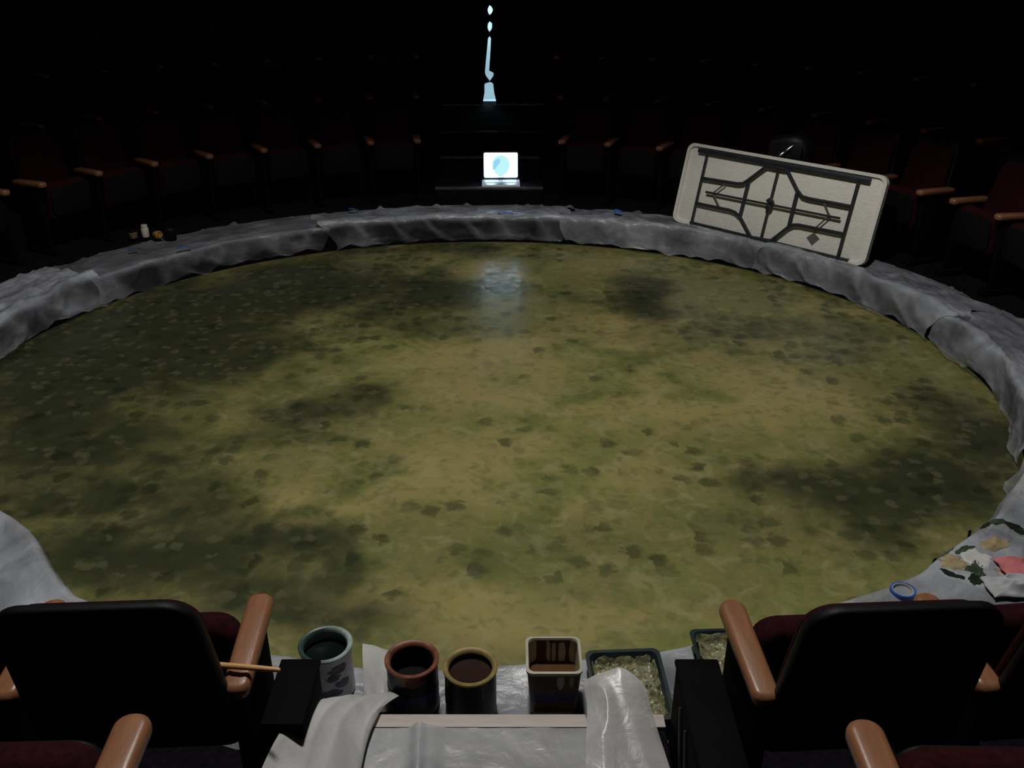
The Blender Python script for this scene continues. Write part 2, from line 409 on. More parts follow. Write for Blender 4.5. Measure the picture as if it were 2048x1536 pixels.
BRIGHT = [(-0.92, 3.6, 0.29, 0.17), (-0.01, 5.43, 1.32, 0.33), (0.37, 4.71, 1.03, 0.52), (-0.06, 3.87, 0.88, 0.33), (1.36, 7.19, 0.54, 0.26), (-0.1, 7.06, 0.49, 0.32), (0.8, 5.96, 0.43, 0.19), (1.54, 4.71, 0.44, 0.39), (-0.25, 2.91, 0.41, 0.12), (0.35, 2.76, 0.59, 0.14), (2.47, 6.16, 0.44, 0.25)]
def stage():
    nr, na = 60, 160
    bm = bmesh.new()
    rings = [[bm.verts.new((CX, CY, ZS))]]
    for i in range(1, nr + 1):
        f = i / nr
        rings.append([bm.verts.new((CX + (EA + .03) * f * math.sin(2 * PI * k / na), CY + (EB + .03) * f * math.cos(2 * PI * k / na), ZS)) for k in range(na)])
    for k in range(na):
        bm.faces.new((rings[0][0], rings[1][(k + 1) % na], rings[1][k]))
        for i in range(1, nr):
            a, b = rings[i], rings[i + 1]; j = (k + 1) % na
            bm.faces.new((a[k], a[j], b[j], b[k]))
    o = structure('floor', bm, M['stage_paint'])
    o['label'] = 'round painted stage floor in blotchy green and ochre'
    me = o.data
    at = me.color_attributes.new('paint', 'FLOAT_COLOR', 'POINT')
    vals = []
    for v in me.vertices:
        x, y = v.co.x, v.co.y
        keep = 1.0
        for bx, by, rx, ry, s in DARK:
            keep *= 1 - s * math.exp(-1.1 * (((x - bx) / rx) ** 2 + ((y - by) / ry) ** 2))
        kb = 1.0
        for bx, by, rx, ry in BRIGHT:
            kb *= 1 - .9 * math.exp(-1.0 * (((x - bx) / rx) ** 2 + ((y - by) / ry) ** 2))
        vals += [1 - keep, 1 - kb, 0, 1]
    at.data.foreach_set('color', vals)
stage()

def annulus(name, f_in, f_out, z, z_low, t0, t1, m, step=3):
    bm = bmesh.new(); prev = None
    n = max(2, int((t1 - t0) / step))
    for i in range(n + 1):
        t = t0 + (t1 - t0) * i / n
        r = [bm.verts.new(E(t, f_in(t), z_low)), bm.verts.new(E(t, f_in(t), z)), bm.verts.new(E(t, f_out(t), z)), bm.verts.new(E(t, f_out(t), z_low))]
        if prev:
            for a in range(4): bm.faces.new((prev[a], r[a], r[(a + 1) % 4], prev[(a + 1) % 4]))
        else: bm.faces.new(r)
        prev = r
    bm.faces.new(prev[::-1])
    return structure(name, bm, m)
annulus('stage_surround_floor', lambda t: 0.0, lambda t: 3.6, 0.0, -.30, -180, 179.99, M['black_carpet'])
AH_F, AH_N = 7.6, 9.2                            # half angles of the far and the near aisle
for k, z in ((2, .30), (3, .60), (4, .90)):
    for s0, s1 in ((AH_F - .2, 180 - AH_N), (180 + AH_N, 360 - AH_F - 2.6)):
        annulus('seating_tier', lambda t, k=k: tier_off(k, t), lambda t, k=k: tier_off(k + 1, t) + .02, z, 0.001, s0, s1, M['black_carpet'])

def wall():
    bm = bmesh.new()
    def run(t0, t1, z0, z1):
        n = max(1, int((t1 - t0) / 4))
        pts = [t0 + (t1 - t0) * i / n for i in range(n + 1)]
        for a, b in zip(pts, pts[1:]):
            for off in (3.17, 3.27):
                bm.faces.new([bm.verts.new(p) for p in (E(a, off, z0), E(b, off, z0), E(b, off, z1), E(a, off, z1))])
        for t in (t0, t1):
            bm.faces.new([bm.verts.new(p) for p in (E(t, 3.17, z0), E(t, 3.27, z0), E(t, 3.27, z1), E(t, 3.17, z1))])
    run(5.5, 354.5, -.3, 5.6)
    run(-5.5, 5.5, 2.5, 5.6)
    bmesh.ops.remove_doubles(bm, verts=bm.verts[:], dist=.0005)
    structure('wall_round', bm, M['black_wall'])
    bm = bmesh.new()
    rim = [bm.verts.new(E(t, 3.27, 5.6)) for t in range(0, 360, 6)]
    f = bm.faces.new(rim); bmesh.ops.extrude_face_region(bm, geom=[f])
    bm.verts.ensure_lookup_table()
    for v in bm.verts[len(rim):]: v.co.z += .1
    structure('ceiling', bm, M['black_wall'])
    # lit passage behind the far curtains
    x0, x1, y0, y1 = -.95, .5, 11.18, 12.4
    structure('wall_passage', box(x0, x1, y1, y1 + .06, .3, 2.7), M['passage'])
    structure('wall_passage_left', box(x0 - .06, x0, y0, y1 + .06, .3, 2.7), M['black_wall'])
    structure('wall_passage_right', box(x1, x1 + .06, y0, y1 + .06, .3, 2.7), M['black_wall'])
    structure('ceiling_passage', box(x0 - .06, x1 + .06, y0, y1 + .06, 2.7, 2.76), M['black_wall'])
    structure('floor_passage', box(x0 - .06, x1 + .06, y0 - .12, y1 + .06, .30, .36), M['passage'])
wall()

# aisle steps: far aisle (three nosings in view) and near aisle
def aisle_step(x0, x1, y0, y1, z, nosing_y, m_n, rise=.16, nz=.004):
    o = structure('aisle_step', box(x0, x1, min(y0, y1), max(y0, y1), 0.001, z, .006), M['black_carpet'])
    s = 1 if nosing_y > (y0 + y1) / 2 else -1
    link('nosing', box(x0, x1, min(nosing_y, nosing_y - s * .05), max(nosing_y, nosing_y - s * .05), z - .010 - nz * 2, z + nz, .004), m_n, o)
    return o
aisle_step(-.72, .29, 8.36, 8.86, .16, 8.355, M['nosing'])
aisle_step(-.70, .27, 8.86, 9.30, .34, 8.855, M['nosing'])
aisle_step(-.74, .31, 9.30, 10.6, .50, 9.295, M['nosing'])
structure('floor_landing', box(-1.02, .58, 10.6, 11.30, 0.001, .50), M['black_carpet'])
aisle_step(-.53, .445, 1.46, 1.945, .16, 1.95, M['wood_nosing'], nz=.012)
aisle_step(-.53, .445, .96, 1.46, .30, 1.46, M['nosing'])
aisle_step(-.53, .445, -.6, .96, .60, .96, M['nosing'])

# far curtains, not quite closed: the edges wave so that the lit passage shows in pieces
GAP = [(2.52, -.25, -.26), (1.592, -.250, -.258), (1.571, -.265, -.231), (1.54, -.277, -.215), (1.503, -.266, -.232), (1.487, -.249, -.255), (1.419, -.252, -.258), (1.398, -.273, -.228), (1.355, -.279, -.228), (1.323, -.268, -.24), (1.307, -.255, -.262), (1.265, -.255, -.262), (1.238, -.275, -.241), (1.114, -.288, -.248), (.95, -.307, -.261), (.884, -.314, -.267), (.862, -.314, -.215), (.828, -.303, -.216), (.789, -.270, -.245), (.761, -.255, -.268), (.745, -.322, -.222), (.644, -.323, -.211), (.542, -.342, -.189), (.505, -.346, -.185)]
def gap(z, k):
    for a, b in zip(GAP, GAP[1:]):
        if a[0] >= z >= b[0]:
            return lerp(a[k], b[k], (a[0] - z) / (a[0] - b[0]))
    return GAP[-1][k]
for k, lab, xo, yy in ((1, 'left black stage curtain drawn almost shut across the far aisle doorway', -.92, 11.00), (2, 'right black stage curtain drawn almost shut across the far aisle doorway', .46, 11.035)):
    bm = grid(30, 150, lambda u, v: Vector((lerp(gap(lerp(.505, 2.52, v), k), xo, u), yy + .03 * math.sin(u * 26) * ss(.05, .35, u), lerp(.505, 2.52, v))))
    o = link('stage_curtain', bm, M['black_wall'])
    md = o.modifiers.new('thick', 'SOLIDIFY'); md.thickness = .008; md.offset = 0
    tag(o, lab, 'curtain', 'far aisle curtains')

# ------------------------------------------------------------------ theatre seats
def make_seat(name, w, arm_x, arm_fan, red, wood, both, right=True, left=True):
    """tip-up theatre seat, origin on the floor under its back, facing +Y"""
    root = empty(name, (0, 0, 0))
    H0, H1 = .33, .882
    lean = lambda z: -(z - H0) * .20 + .06
    out = rpoly([(-w - .022, H0), (w + .022, H0), (w - .010, H1), (-w + .010, H1)], [.05, .05, .085, .085], 7)
    link('back_shell', slab(bmesh.new(), out, lambda u, v, t: (u, t + lean(v) + .12 * u * u, v), -.035, 0.0, .012, 3), M['black_plastic'], root)
    out2 = rpoly([(-w + .002, H0 + .02), (w - .002, H0 + .02), (w - .022, H1 - .034), (-w + .022, H1 - .034)], [.05, .05, .08, .08], 7)
    link('back_cushion', slab(bmesh.new(), out2, lambda u, v, t: (u, t + lean(v) + .12 * u * u, v), 0.0, .045, .02, 3), red, root)
    tilt = Matrix.Translation((0, .20, .27)) @ Matrix.Rotation(R(-6), 4, 'X')
    so = rpoly([(-w + .022, 0), (w - .022, 0), (w - .022, .29), (-w + .022, .29)], [.04, .04, .07, .07], 6)
    link('seat_cushion', slab(bmesh.new(), so, lambda u, v, t: tilt @ Vector((u, t, v)), 0.0, .09, .03, 3), red, root)
    po = rpoly([(-w + .035, .03), (w - .035, .03), (w - .035, .265), (-w + .035, .265)], .06, 5)
    link('seat_pan', slab(bmesh.new(), po, lambda u, v, t: tilt @ Vector((u, t, v)), .09, .105, .005), M['black_plastic'], root)
    for s, on in ((1, right), (-1, left)):
        if not on: continue
        mt = Matrix.Translation((s * arm_x, 0, 0)) @ Matrix.Rotation(s * arm_fan, 4, 'Z')
        bm = rbox(bmesh.new(), -.02, .02, .0, .28, .05, .539, .012, 2, mt)
        rbox(bm, -.035, .035, -.05, .33, .002, .05, .01, 2, mt)
        link('standard', bm, M['black_metal'], root)
        ao = rpoly([(-.034, 0.02), (.034, 0.02), (.036, .375), (-.036, .375)], [.026, .026, .033, .033], 6)
        def fa(u, v, t, mt=mt): return mt @ Vector((u, v - .03, .538 + t - .018 * ss(.10, 0.0, v)))
        link('armrest', slab(bmesh.new(), ao, fa, 0.0, .042, .016, 4), wood, root)
    return root
ORD = ['first', 'second', 'third', 'fourth', 'fifth', 'sixth', 'seventh', 'eighth', 'ninth', 'tenth', 'eleventh', 'twelfth']
SX, SY = -.35, 5.07
def place_row(row, a, b, z, pitch, t_start, counts, z_lab):
    """seats from the far aisle outward on both sides; t is the angle from the far axis"""
    fan = R(pitch / 2)
    arm_x = .9 * (a + b) / 2 * math.sin(R(pitch / 2)) * 1.02
    mid = make_seat('theatre_seat', .203, arm_x, fan, M['seat_red'], M['wood'], False, True, False)
    mid_l = make_seat('theatre_seat', .203, arm_x, fan, M['seat_red'], M['wood'], False, False, True)
    end = make_seat('theatre_seat', .203, arm_x, fan, M['seat_red'], M['wood'], True, True, True)
    used = set()
    for side, n, t0 in ((1, counts[1], t_start[1]), (-1, counts[0], t_start[0])):
        for i in range(n):
            gap_ = 0
            t = t0 + pitch * (i + .5)
            brk = (row == 1 and i >= 7)
            if brk: t += 4.0
            tt = side * t
            # every seat carries the standard on its outer side; the one next to the aisle has both
            src = end if (i == 0 or (row == 1 and i == 7)) else (mid_l if side > 0 else mid)
            if src not in used: used.add(src); o = src
            else: o = copy_tree(src)
            o.location = (SX + a * math.sin(R(tt)), SY + b * math.cos(R(tt)), z)
            o.rotation_euler = (0, 0, PI - math.atan2(a * math.sin(R(tt)) , b * math.cos(R(tt))))
            tag(o, 'dark red theatre seat, %s, %s %s of the far aisle' % (z_lab, ORD[i], 'right' if side > 0 else 'left'), 'seat', 'theatre seats across the stage')
    for s in (mid, mid_l, end):
        if s not in used:
            for c in list(s.children): bpy.data.objects.remove(c)
            bpy.data.objects.remove(s)
place_row(1, 4.05, 3.80, 0.0, 7.5, (7.8, 12.2), (9, 12), 'front row')
place_row(2, 4.70, 4.45, .30, 6.6, (7.4, 10.5), (9, 12), 'second row')
place_row(3, 5.34, 5.09, .60, 5.9, (7.0, 9.0), (10, 12), 'third row')

def near_seat(x, y, z, rz, lab, l=True, r=True):
    o = make_seat('theatre_seat', .238, .265, 0.0, M['seat_red'], M['wood'], True, r, l)
    o.location = (x, y, z); o.rotation_euler = (0, 0, R(rz))
    return tag(o, lab, 'seat', 'theatre seats beside the near aisle')
near_seat(-.945, 1.645, 0, 3.0, 'near theatre seat left of the aisle, wooden stick across its armrest', False, True)
near_seat(-1.505, 1.62, 0, 3, 'near theatre seat at the left picture edge, one in from the aisle seat', True, True)
near_seat(.885, 1.645, 0, 3.0, 'near theatre seat right of the aisle, before the paint smeared plastic', True, False)
near_seat(1.445, 1.69, 0, 6, 'near theatre seat at the right picture edge, one in from the aisle seat', True, True)
near_seat(-.975, .925, .30, 2.0, 'closest theatre seat at bottom left, only armrest and cushion top in view', True, True)
near_seat(.925, .915, .30, -1.0, 'closest theatre seat at bottom right, only armrest and cushion top in view', True, True)

# black end panels of the front row on both sides of the near aisle
for x0, x1, lab, s in ((-.645, -.54, 'black row end panel beside the left aisle seat, under the stick tip', 1), (.46, .575, 'black row end panel right of the aisle, in front of the paint trays', -1)):
    t = empty('row_end_panel', ((x0 + x1) / 2, 1.74, 0), 0, lab, 'panel', 'row end panels of the near aisle')
    hx = (x1 - x0) / 2
    y0 = -.04 if s > 0 else -.22
    link('panel', box(-hx, hx, y0, .19, .001, .385, .012), M['black_metal'], t)
    link('cap', box(-hx - .004, hx + .004, y0 - .004, .194, .385, .40, .006), M['black_metal'], t)
    if s < 0:
        for dy in (.02, -.06):
            link('edge_strip', tube(bmesh.new(), [(-hx - .004, dy + .05, .34), (-hx - .006, dy, .24), (-hx - .004, dy - .03, .17)], .004, 6), M['nosing'], t)

# ------------------------------------------------------------------ plastic sheets over the stage surround
def set_film(o, vals):
    at = o.data.attributes.new('film', 'FLOAT', 'POINT'); at.data.foreach_set('value', vals)
    o.data.set_sharp_from_angle(angle=R(180))
def ring_sheet(t0, t1, w_out, seed, lab, amp=.020, lift=.010, hang=.155, edge=None, thin=.3, top=.85, puff=.022):
    """film over the surround and hanging over its edge; where it hangs as a single layer it is clearer"""
    L_ = (EA + EB) / 2 * R(t1 - t0)
    nu = max(12, int(L_ / .013)); nv = 70
    film = []
    def fn(u, v):
        t = lerp(t0 + 4.5 * noise.noise(Vector((v * 2.6, seed, 50))), t1 + 4.5 * noise.noise(Vector((v * 2.6, seed, 60))), u); sa = (EA + EB) / 2 * R(t)
        N1 = lambda f, k, q=0.0: noise.noise(Vector((sa * f, seed + k, q)))
        wo = w_out + .05 * N1(1.7, 0) + .035 * N1(6, 2) + .02 * N1(15, 3)
        if edge: wo = edge(t) + .02 * N1(5, 2)
        wi = .028 + .03 * N1(2.1, 4)
        hg = hang + .05 * N1(2.2, 9) + .03 * N1(8, 9)
        T = wo + wi + hg + .04
        d = v * T
        # folds run mostly along the edge on top and slantwise where the film hangs
        c = crumple(sa * .75 + d * .9, d * 2.0 - sa * .25, seed)
        c2 = ridge(sa * 3.1 - d * 4.5, d * 2.2 + sa * .6, seed + 40)
        if d < wo:
            off = wo - d
            z = lift + max(0.0, amp * (.55 + c * 1.3)) * ss(0.0, .10, d)
            pk = max(0.0, N1(9, 5) * 1.3 + N1(21, 6) * .8 - .15)
            z += .03 * pk * ss(.07, 0, d)                                       # curled, ragged outer edge
            z += puff * ss(.13, 0.0, off) * (.75 + .9 * N1(2.4, 8))
            film.append(top * (.86 + .3 * c) * (.62 + .38 * ss(.25, .0, off)))
        else:
            q = (d - wo) / (T - wo)
            ang = min(q * 2.4, 1.0) * PI / 2
            off = -wi * math.sin(ang) - .022 * max(0, c) - .035 * ss(.45, 1, q) * (.3 + N1(4, 6)) - .020 * max(0, c2) * ss(.2, .6, q)
            z = lift + puff * (.75 + .9 * N1(2.4, 8)) * (1 - q) + amp * .6 * (1 - q) * (.55 + c) - hg * ss(0.05, 1.0, q) - .018 * (1 - math.cos(ang))
            z = max(z, ZS + .012)
            lay = thin * (.8 + .55 * N1(1.6, 12)) + .45 * max(0, c2 - .50) + .25 * max(0, c) + .25 * max(0, N1(2.3, 17))
            film.append(lerp(top * (1.0 + .2 * c), lay, ss(.04, .34, q + .10 * N1(3, 14))))
        off = min(off, wo)
        p = E(t, off, z)
        p.x += .012 * noise.noise(Vector((sa * 4, d * 4, seed + 20))); p.y += .012 * noise.noise(Vector((sa * 4, d * 4, seed + 30)))
        return p
    o = link('plastic_sheet', grid(nu, nv, fn), M['plastic'])
    set_film(o, [max(.06, min(1.0, f)) for f in film])
    return tag(o, lab, 'plastic sheet', 'plastic sheets over the stage edge')
SHEETS = {}
SHEETS['far'] = ring_sheet(-27, 13, .47, 1.0, 'cloudy plastic sheet over the far stage edge in front of the laptop', amp=.028, thin=.03, top=.98, puff=.032)
SHEETS['left'] = ring_sheet(-66, -26, .50, 2.0, 'cloudy plastic sheet on the left stage edge with small paint jars on it', amp=.010, thin=.03, top=.68, puff=.012)
SHEETS['left2'] = ring_sheet(-108, -65, .56, 3.0, 'bunched bright plastic sheet over the stage edge at the left picture edge', amp=.036, lift=.012, thin=.22, top=1.5, puff=.04)
SHEETS['right'] = ring_sheet(12, 46, .44, 4.0, 'cloudy plastic sheet over the stage edge under the leaning white table', amp=.030, thin=.52, puff=.035)
SHEETS['right2'] = ring_sheet(45, 81, .42, 5.0, 'long cloudy plastic sheet over the stage edge right of the leaning table', amp=.034, thin=.50, puff=.035)
SHEETS['right3'] = ring_sheet(80, 117, .46, 6.0, 'cloudy plastic sheet over the stage edge at the right picture edge', amp=.026, thin=.4, top=.95)
SHEETS['nright'] = ring_sheet(116, 158, .40, 7.0, 'paint smeared plastic sheet beyond the right aisle seat', amp=.014, top=1.3, thin=.6)
SHEETS['aisle'] = ring_sheet(157, 201, .30, 8.0, 'crumpled plastic sheet on the floor under the paint cans and trays', amp=.014, lift=.004, edge=lambda t: .355, top=.95, thin=.5)
SHEETS['nleft'] = ring_sheet(200, 248, .44, 9.0, 'pale plastic sheet beyond the left aisle seat, clear of paint', amp=.010, top=1.5, thin=.7)

# plastic laid over the near aisle step, and the two crumpled pieces pulled over its edge
def patch(ctrl, nu, nv, amp, freq, seed, name, lab, m='plastic_fold'):
    """bicubic Bezier patch of control points with plastic folds"""
    film = []
    B = lambda t: ((1 - t) ** 3, 3 * t * (1 - t) ** 2, 3 * t * t * (1 - t), t ** 3)
    def fn(u, v):
        p = Vector((0, 0, 0)); bu, bv = B(u), B(v)
        for i in range(4):
            for j in range(4): p += Vector(ctrl[i][j]) * (bu[i] * bv[j])
        c = ridge(u * freq * 1.1 + .5 * noise.noise(Vector((u * 2, v * 2, seed))), v * freq * .55, seed + 3.1) * .8 + ridge(u * freq * 2.6 - v * freq, v * freq * 1.2, seed + 7.7) * .25 - .5
        film.append(max(.7, min(1.0, .95 + .3 * c)))
        p.z += amp * c
        p.x += amp * .7 * noise.noise(Vector((u * freq * 1.6, v * freq * 1.6, seed + 5)))
        p.y += amp * .7 * noise.noise(Vector((u * freq * 1.6, v * freq * 1.6, seed + 9)))
        return p
    o = link(name, grid(nu, nv, fn), M[m]); set_film(o, film)
    return tag(o, lab, 'plastic sheet')
def step_sheet():
    def fn(u, v):
        x = lerp(-.50, .335, u); y = lerp(1.895, 1.40, v)
        x += .010 * noise.noise(Vector((y * 9, 3, 0))) * (u > .8)
        z = .1735 + .006 * max(0, crumple(x * 2, y * 2, 3.3))
        r_ = x + .268 - (1.9 - y) * .05
        z += .024 * math.exp(-(r_ / .018) ** 2) + .012 * math.exp(-((r_ - .035) / .03) ** 2)
        return Vector((x, y, z))
    o = link('plastic_sheet', grid(90, 60, fn), M['plastic_thin']); set_film(o, [.95] * len(o.data.vertices))
    tag(o, 'flat plastic sheet over the near aisle step at the bottom edge', 'plastic sheet')
    def fold(u, v):
        a = -PI * .5 + u * PI * 1.5
        y = lerp(1.90, 1.975, v)
        return Vector((-.268 + .026 * math.sin(a) + .004 * noise.noise(Vector((u * 5, v * 5, 1))), y, .176 + .018 * (1 + math.cos(a)) - .012 * ss(.6, 1, v)))
    return o
step_sheet()
patch([[(-.345, 2.165, .03), (-.330, 2.06, .15), (-.365, 1.98, .19), (-.415, 1.86, .18), ][:4],
       [(-.42, 2.14, .03), (-.40, 2.03, .24), (-.42, 1.88, .26), (-.39, 1.66, .20)],
       [(-.50, 2.06, .04), (-.50, 2.00, .30), (-.52, 1.84, .33), (-.44, 1.55, .25)],
       [(-.535, 2.00, .08), (-.55, 1.93, .34), (-.58, 1.80, .37), (-.625, 1.50, .37)]],
      70, 70, .030, 1.5, 11.0, 'plastic_sheet', 'crumpled plastic pulled over the left end of the near step, under the white paint can')
patch([[(.205, 1.985, .255), (.215, 1.90, .275), (.205, 1.80, .215), (.200, 1.58, .18)],
       [(.265, 2.005, .30), (.265, 1.91, .30), (.27, 1.80, .25), (.26, 1.56, .21)],
       [(.335, 2.005, .32), (.335, 1.92, .31), (.345, 1.80, .25), (.355, 1.56, .21)],
       [(.385, 1.965, .26), (.395, 1.90, .25), (.42, 1.80, .19), (.455, 1.56, .175)]],
      60, 60, .016, 1.3, 15.0, 'plastic_sheet', 'strip of crumpled plastic over the step edge in front of the paint tray')
patch([[(-.52, 2.42, .012), (-.50, 2.30, .03), (-.48, 2.18, .04), (-.46, 2.08, .03)],
       [(-.46, 2.41, .012), (-.45, 2.30, .06), (-.44, 2.20, .08), (-.43, 2.06, .06)],
       [(-.41, 2.38, .012), (-.40, 2.28, .08), (-.40, 2.20, .09), (-.39, 2.06, .07)],
       [(-.37, 2.34, .012), (-.37, 2.26, .05), (-.375, 2.20, .05), (-.37, 2.1, .03)]],
      40, 40, .014, 1.2, 19.0, 'plastic_sheet', 'puffed fold of plastic between the white can and the red rimmed can')

# ------------------------------------------------------------------ paint cans, tub and trays
def can(x, y, r, h, lab, body, rim, paint, level, z=.016):
    t = empty('paint_can', (x, y, z), 0, lab, 'paint can')
    link('body', lathe(bmesh.new(), [(0, 0), (r - .004, 0), (r - .001, .004), (r - .003, .012), (r - .003, h - .012), (r - .008, h - .010), (r - .008, .010), (0, .010)], 48), M[body], t)
    link('rim', lathe(bmesh.new(), [(r - .005, h - .014), (r + .0015, h - .010), (r + .002, h - .003), (r - .002, h), (r - .009, h - .001), (r - .014, h - .006), (r - .016, h - .014), (r - .010, h - .016), (r - .005, h - .014)], 48), M[rim], t)
    bm = bmesh.new()
    lathe(bm, [(0, level), (r - .03, level + .001), (r - .009, level + .003)], 36)
    link('paint', bm, M[paint], t)
    return t
def wrap(bm, r, a0, a1, z0, z1, th=.0012, n=24, wav=0.0):
    """a printed band round a can"""
    V = []
    for i in range(n + 1):
        a = lerp(a0, a1, i / n)
        d = wav * noise.noise(Vector((a * 4, z0 * 30, 3)))
        V.append([bm.verts.new((rr * math.cos(a), rr * math.sin(a), zz)) for rr, zz in ((r, z0 + d), (r + th, z0 + d), (r + th, z1 + d), (r, z1 + d))])
    for a, b in zip(V, V[1:]):
        for k in range(4): bm.faces.new((a[k], b[k], b[(k + 1) % 4], a[(k + 1) % 4]))
    bm.faces.new(V[0]); bm.faces.new(V[-1][::-1])
    return bm
def blotch(bm, r, ac, zc, ra, rz, seed, th=.0012):
    """an irregular smudge or run on the round side of a can"""
    n = 24
    def pt(i, f, rr):
        b = 2 * PI * i / n; k = (1 + .5 * noise.noise(Vector((math.cos(b) * 1.4, math.sin(b) * 1.4, seed))) + .3 * noise.noise(Vector((math.cos(b) * 4, math.sin(b) * 4, seed)))) * f
        a = ac + ra * k * math.cos(b)
        return (rr * math.cos(a), rr * math.sin(a), zc + rz * k * math.sin(b))
    rings = [[bm.verts.new(pt(i, f, r + q)) for i in range(n)] for f, q in ((.05, th), (.5, th), (.9, th), (1.0, -.0005))]
    for a, b in zip(rings, rings[1:]):
        for i in range(n): bm.faces.new((a[i], a[(i + 1) % n], b[(i + 1) % n], b[i]))
    bm.faces.new(rings[0])
    return bm
c1 = can(-.595, 2.215, .084, .185, 'white paint can with dark green paint inside, leftmost can by the left aisle seat', 'can_white', 'rim_teal', 'paint_green', .135)
bm = blotch(bmesh.new(), .0812, R(-52), .135, .42, .018, 1.0)
blotch(bm, .0812, R(-66), .105, .30, .014, 2.0); blotch(bm, .0812, R(-45), .075, .35, .016, 3.0); blotch(bm, .0812, R(-75), .045, .40, .018, 4.0)
tag(link('smudge', bm, M['label_smudge'], c1), 'smudged purple paint marks')
c2 = can(-.313, 2.150, .083, .185, 'dark paint can with rust red rim, left of the ochre rimmed can', 'can_dark', 'rim_red', 'paint_black', .100)
tag(link('label', wrap(bmesh.new(), .0802, R(-178), R(-2), .055, .095, n=40, wav=.006), M['label_blue'], c2), 'dark blue band')
link('paint_drip', blotch(bmesh.new(), .0802, R(-85), .155, .55, .020, 5.0), M['rim_red'], c2)
c3 = can(-.129, 2.117, .083, .185, 'dark paint can with ochre rim and brown paint, right of the red rimmed can', 'can_dark', 'rim_ochre', 'paint_umber', .150)
link('paint_drip', blotch(bmesh.new(), .0802, R(-60), .140, .035, .030, 6.0), M['rim_ochre'], c3)
link('paint_drip', blotch(bmesh.new(), .0802, R(-148), .155, .06, .016, 7.0), M['rim_ochre'], c3)
link('label', wrap(bmesh.new(), .0802, R(-175), R(-140), .05, .10, wav=.006), M['label_blue'], c3)

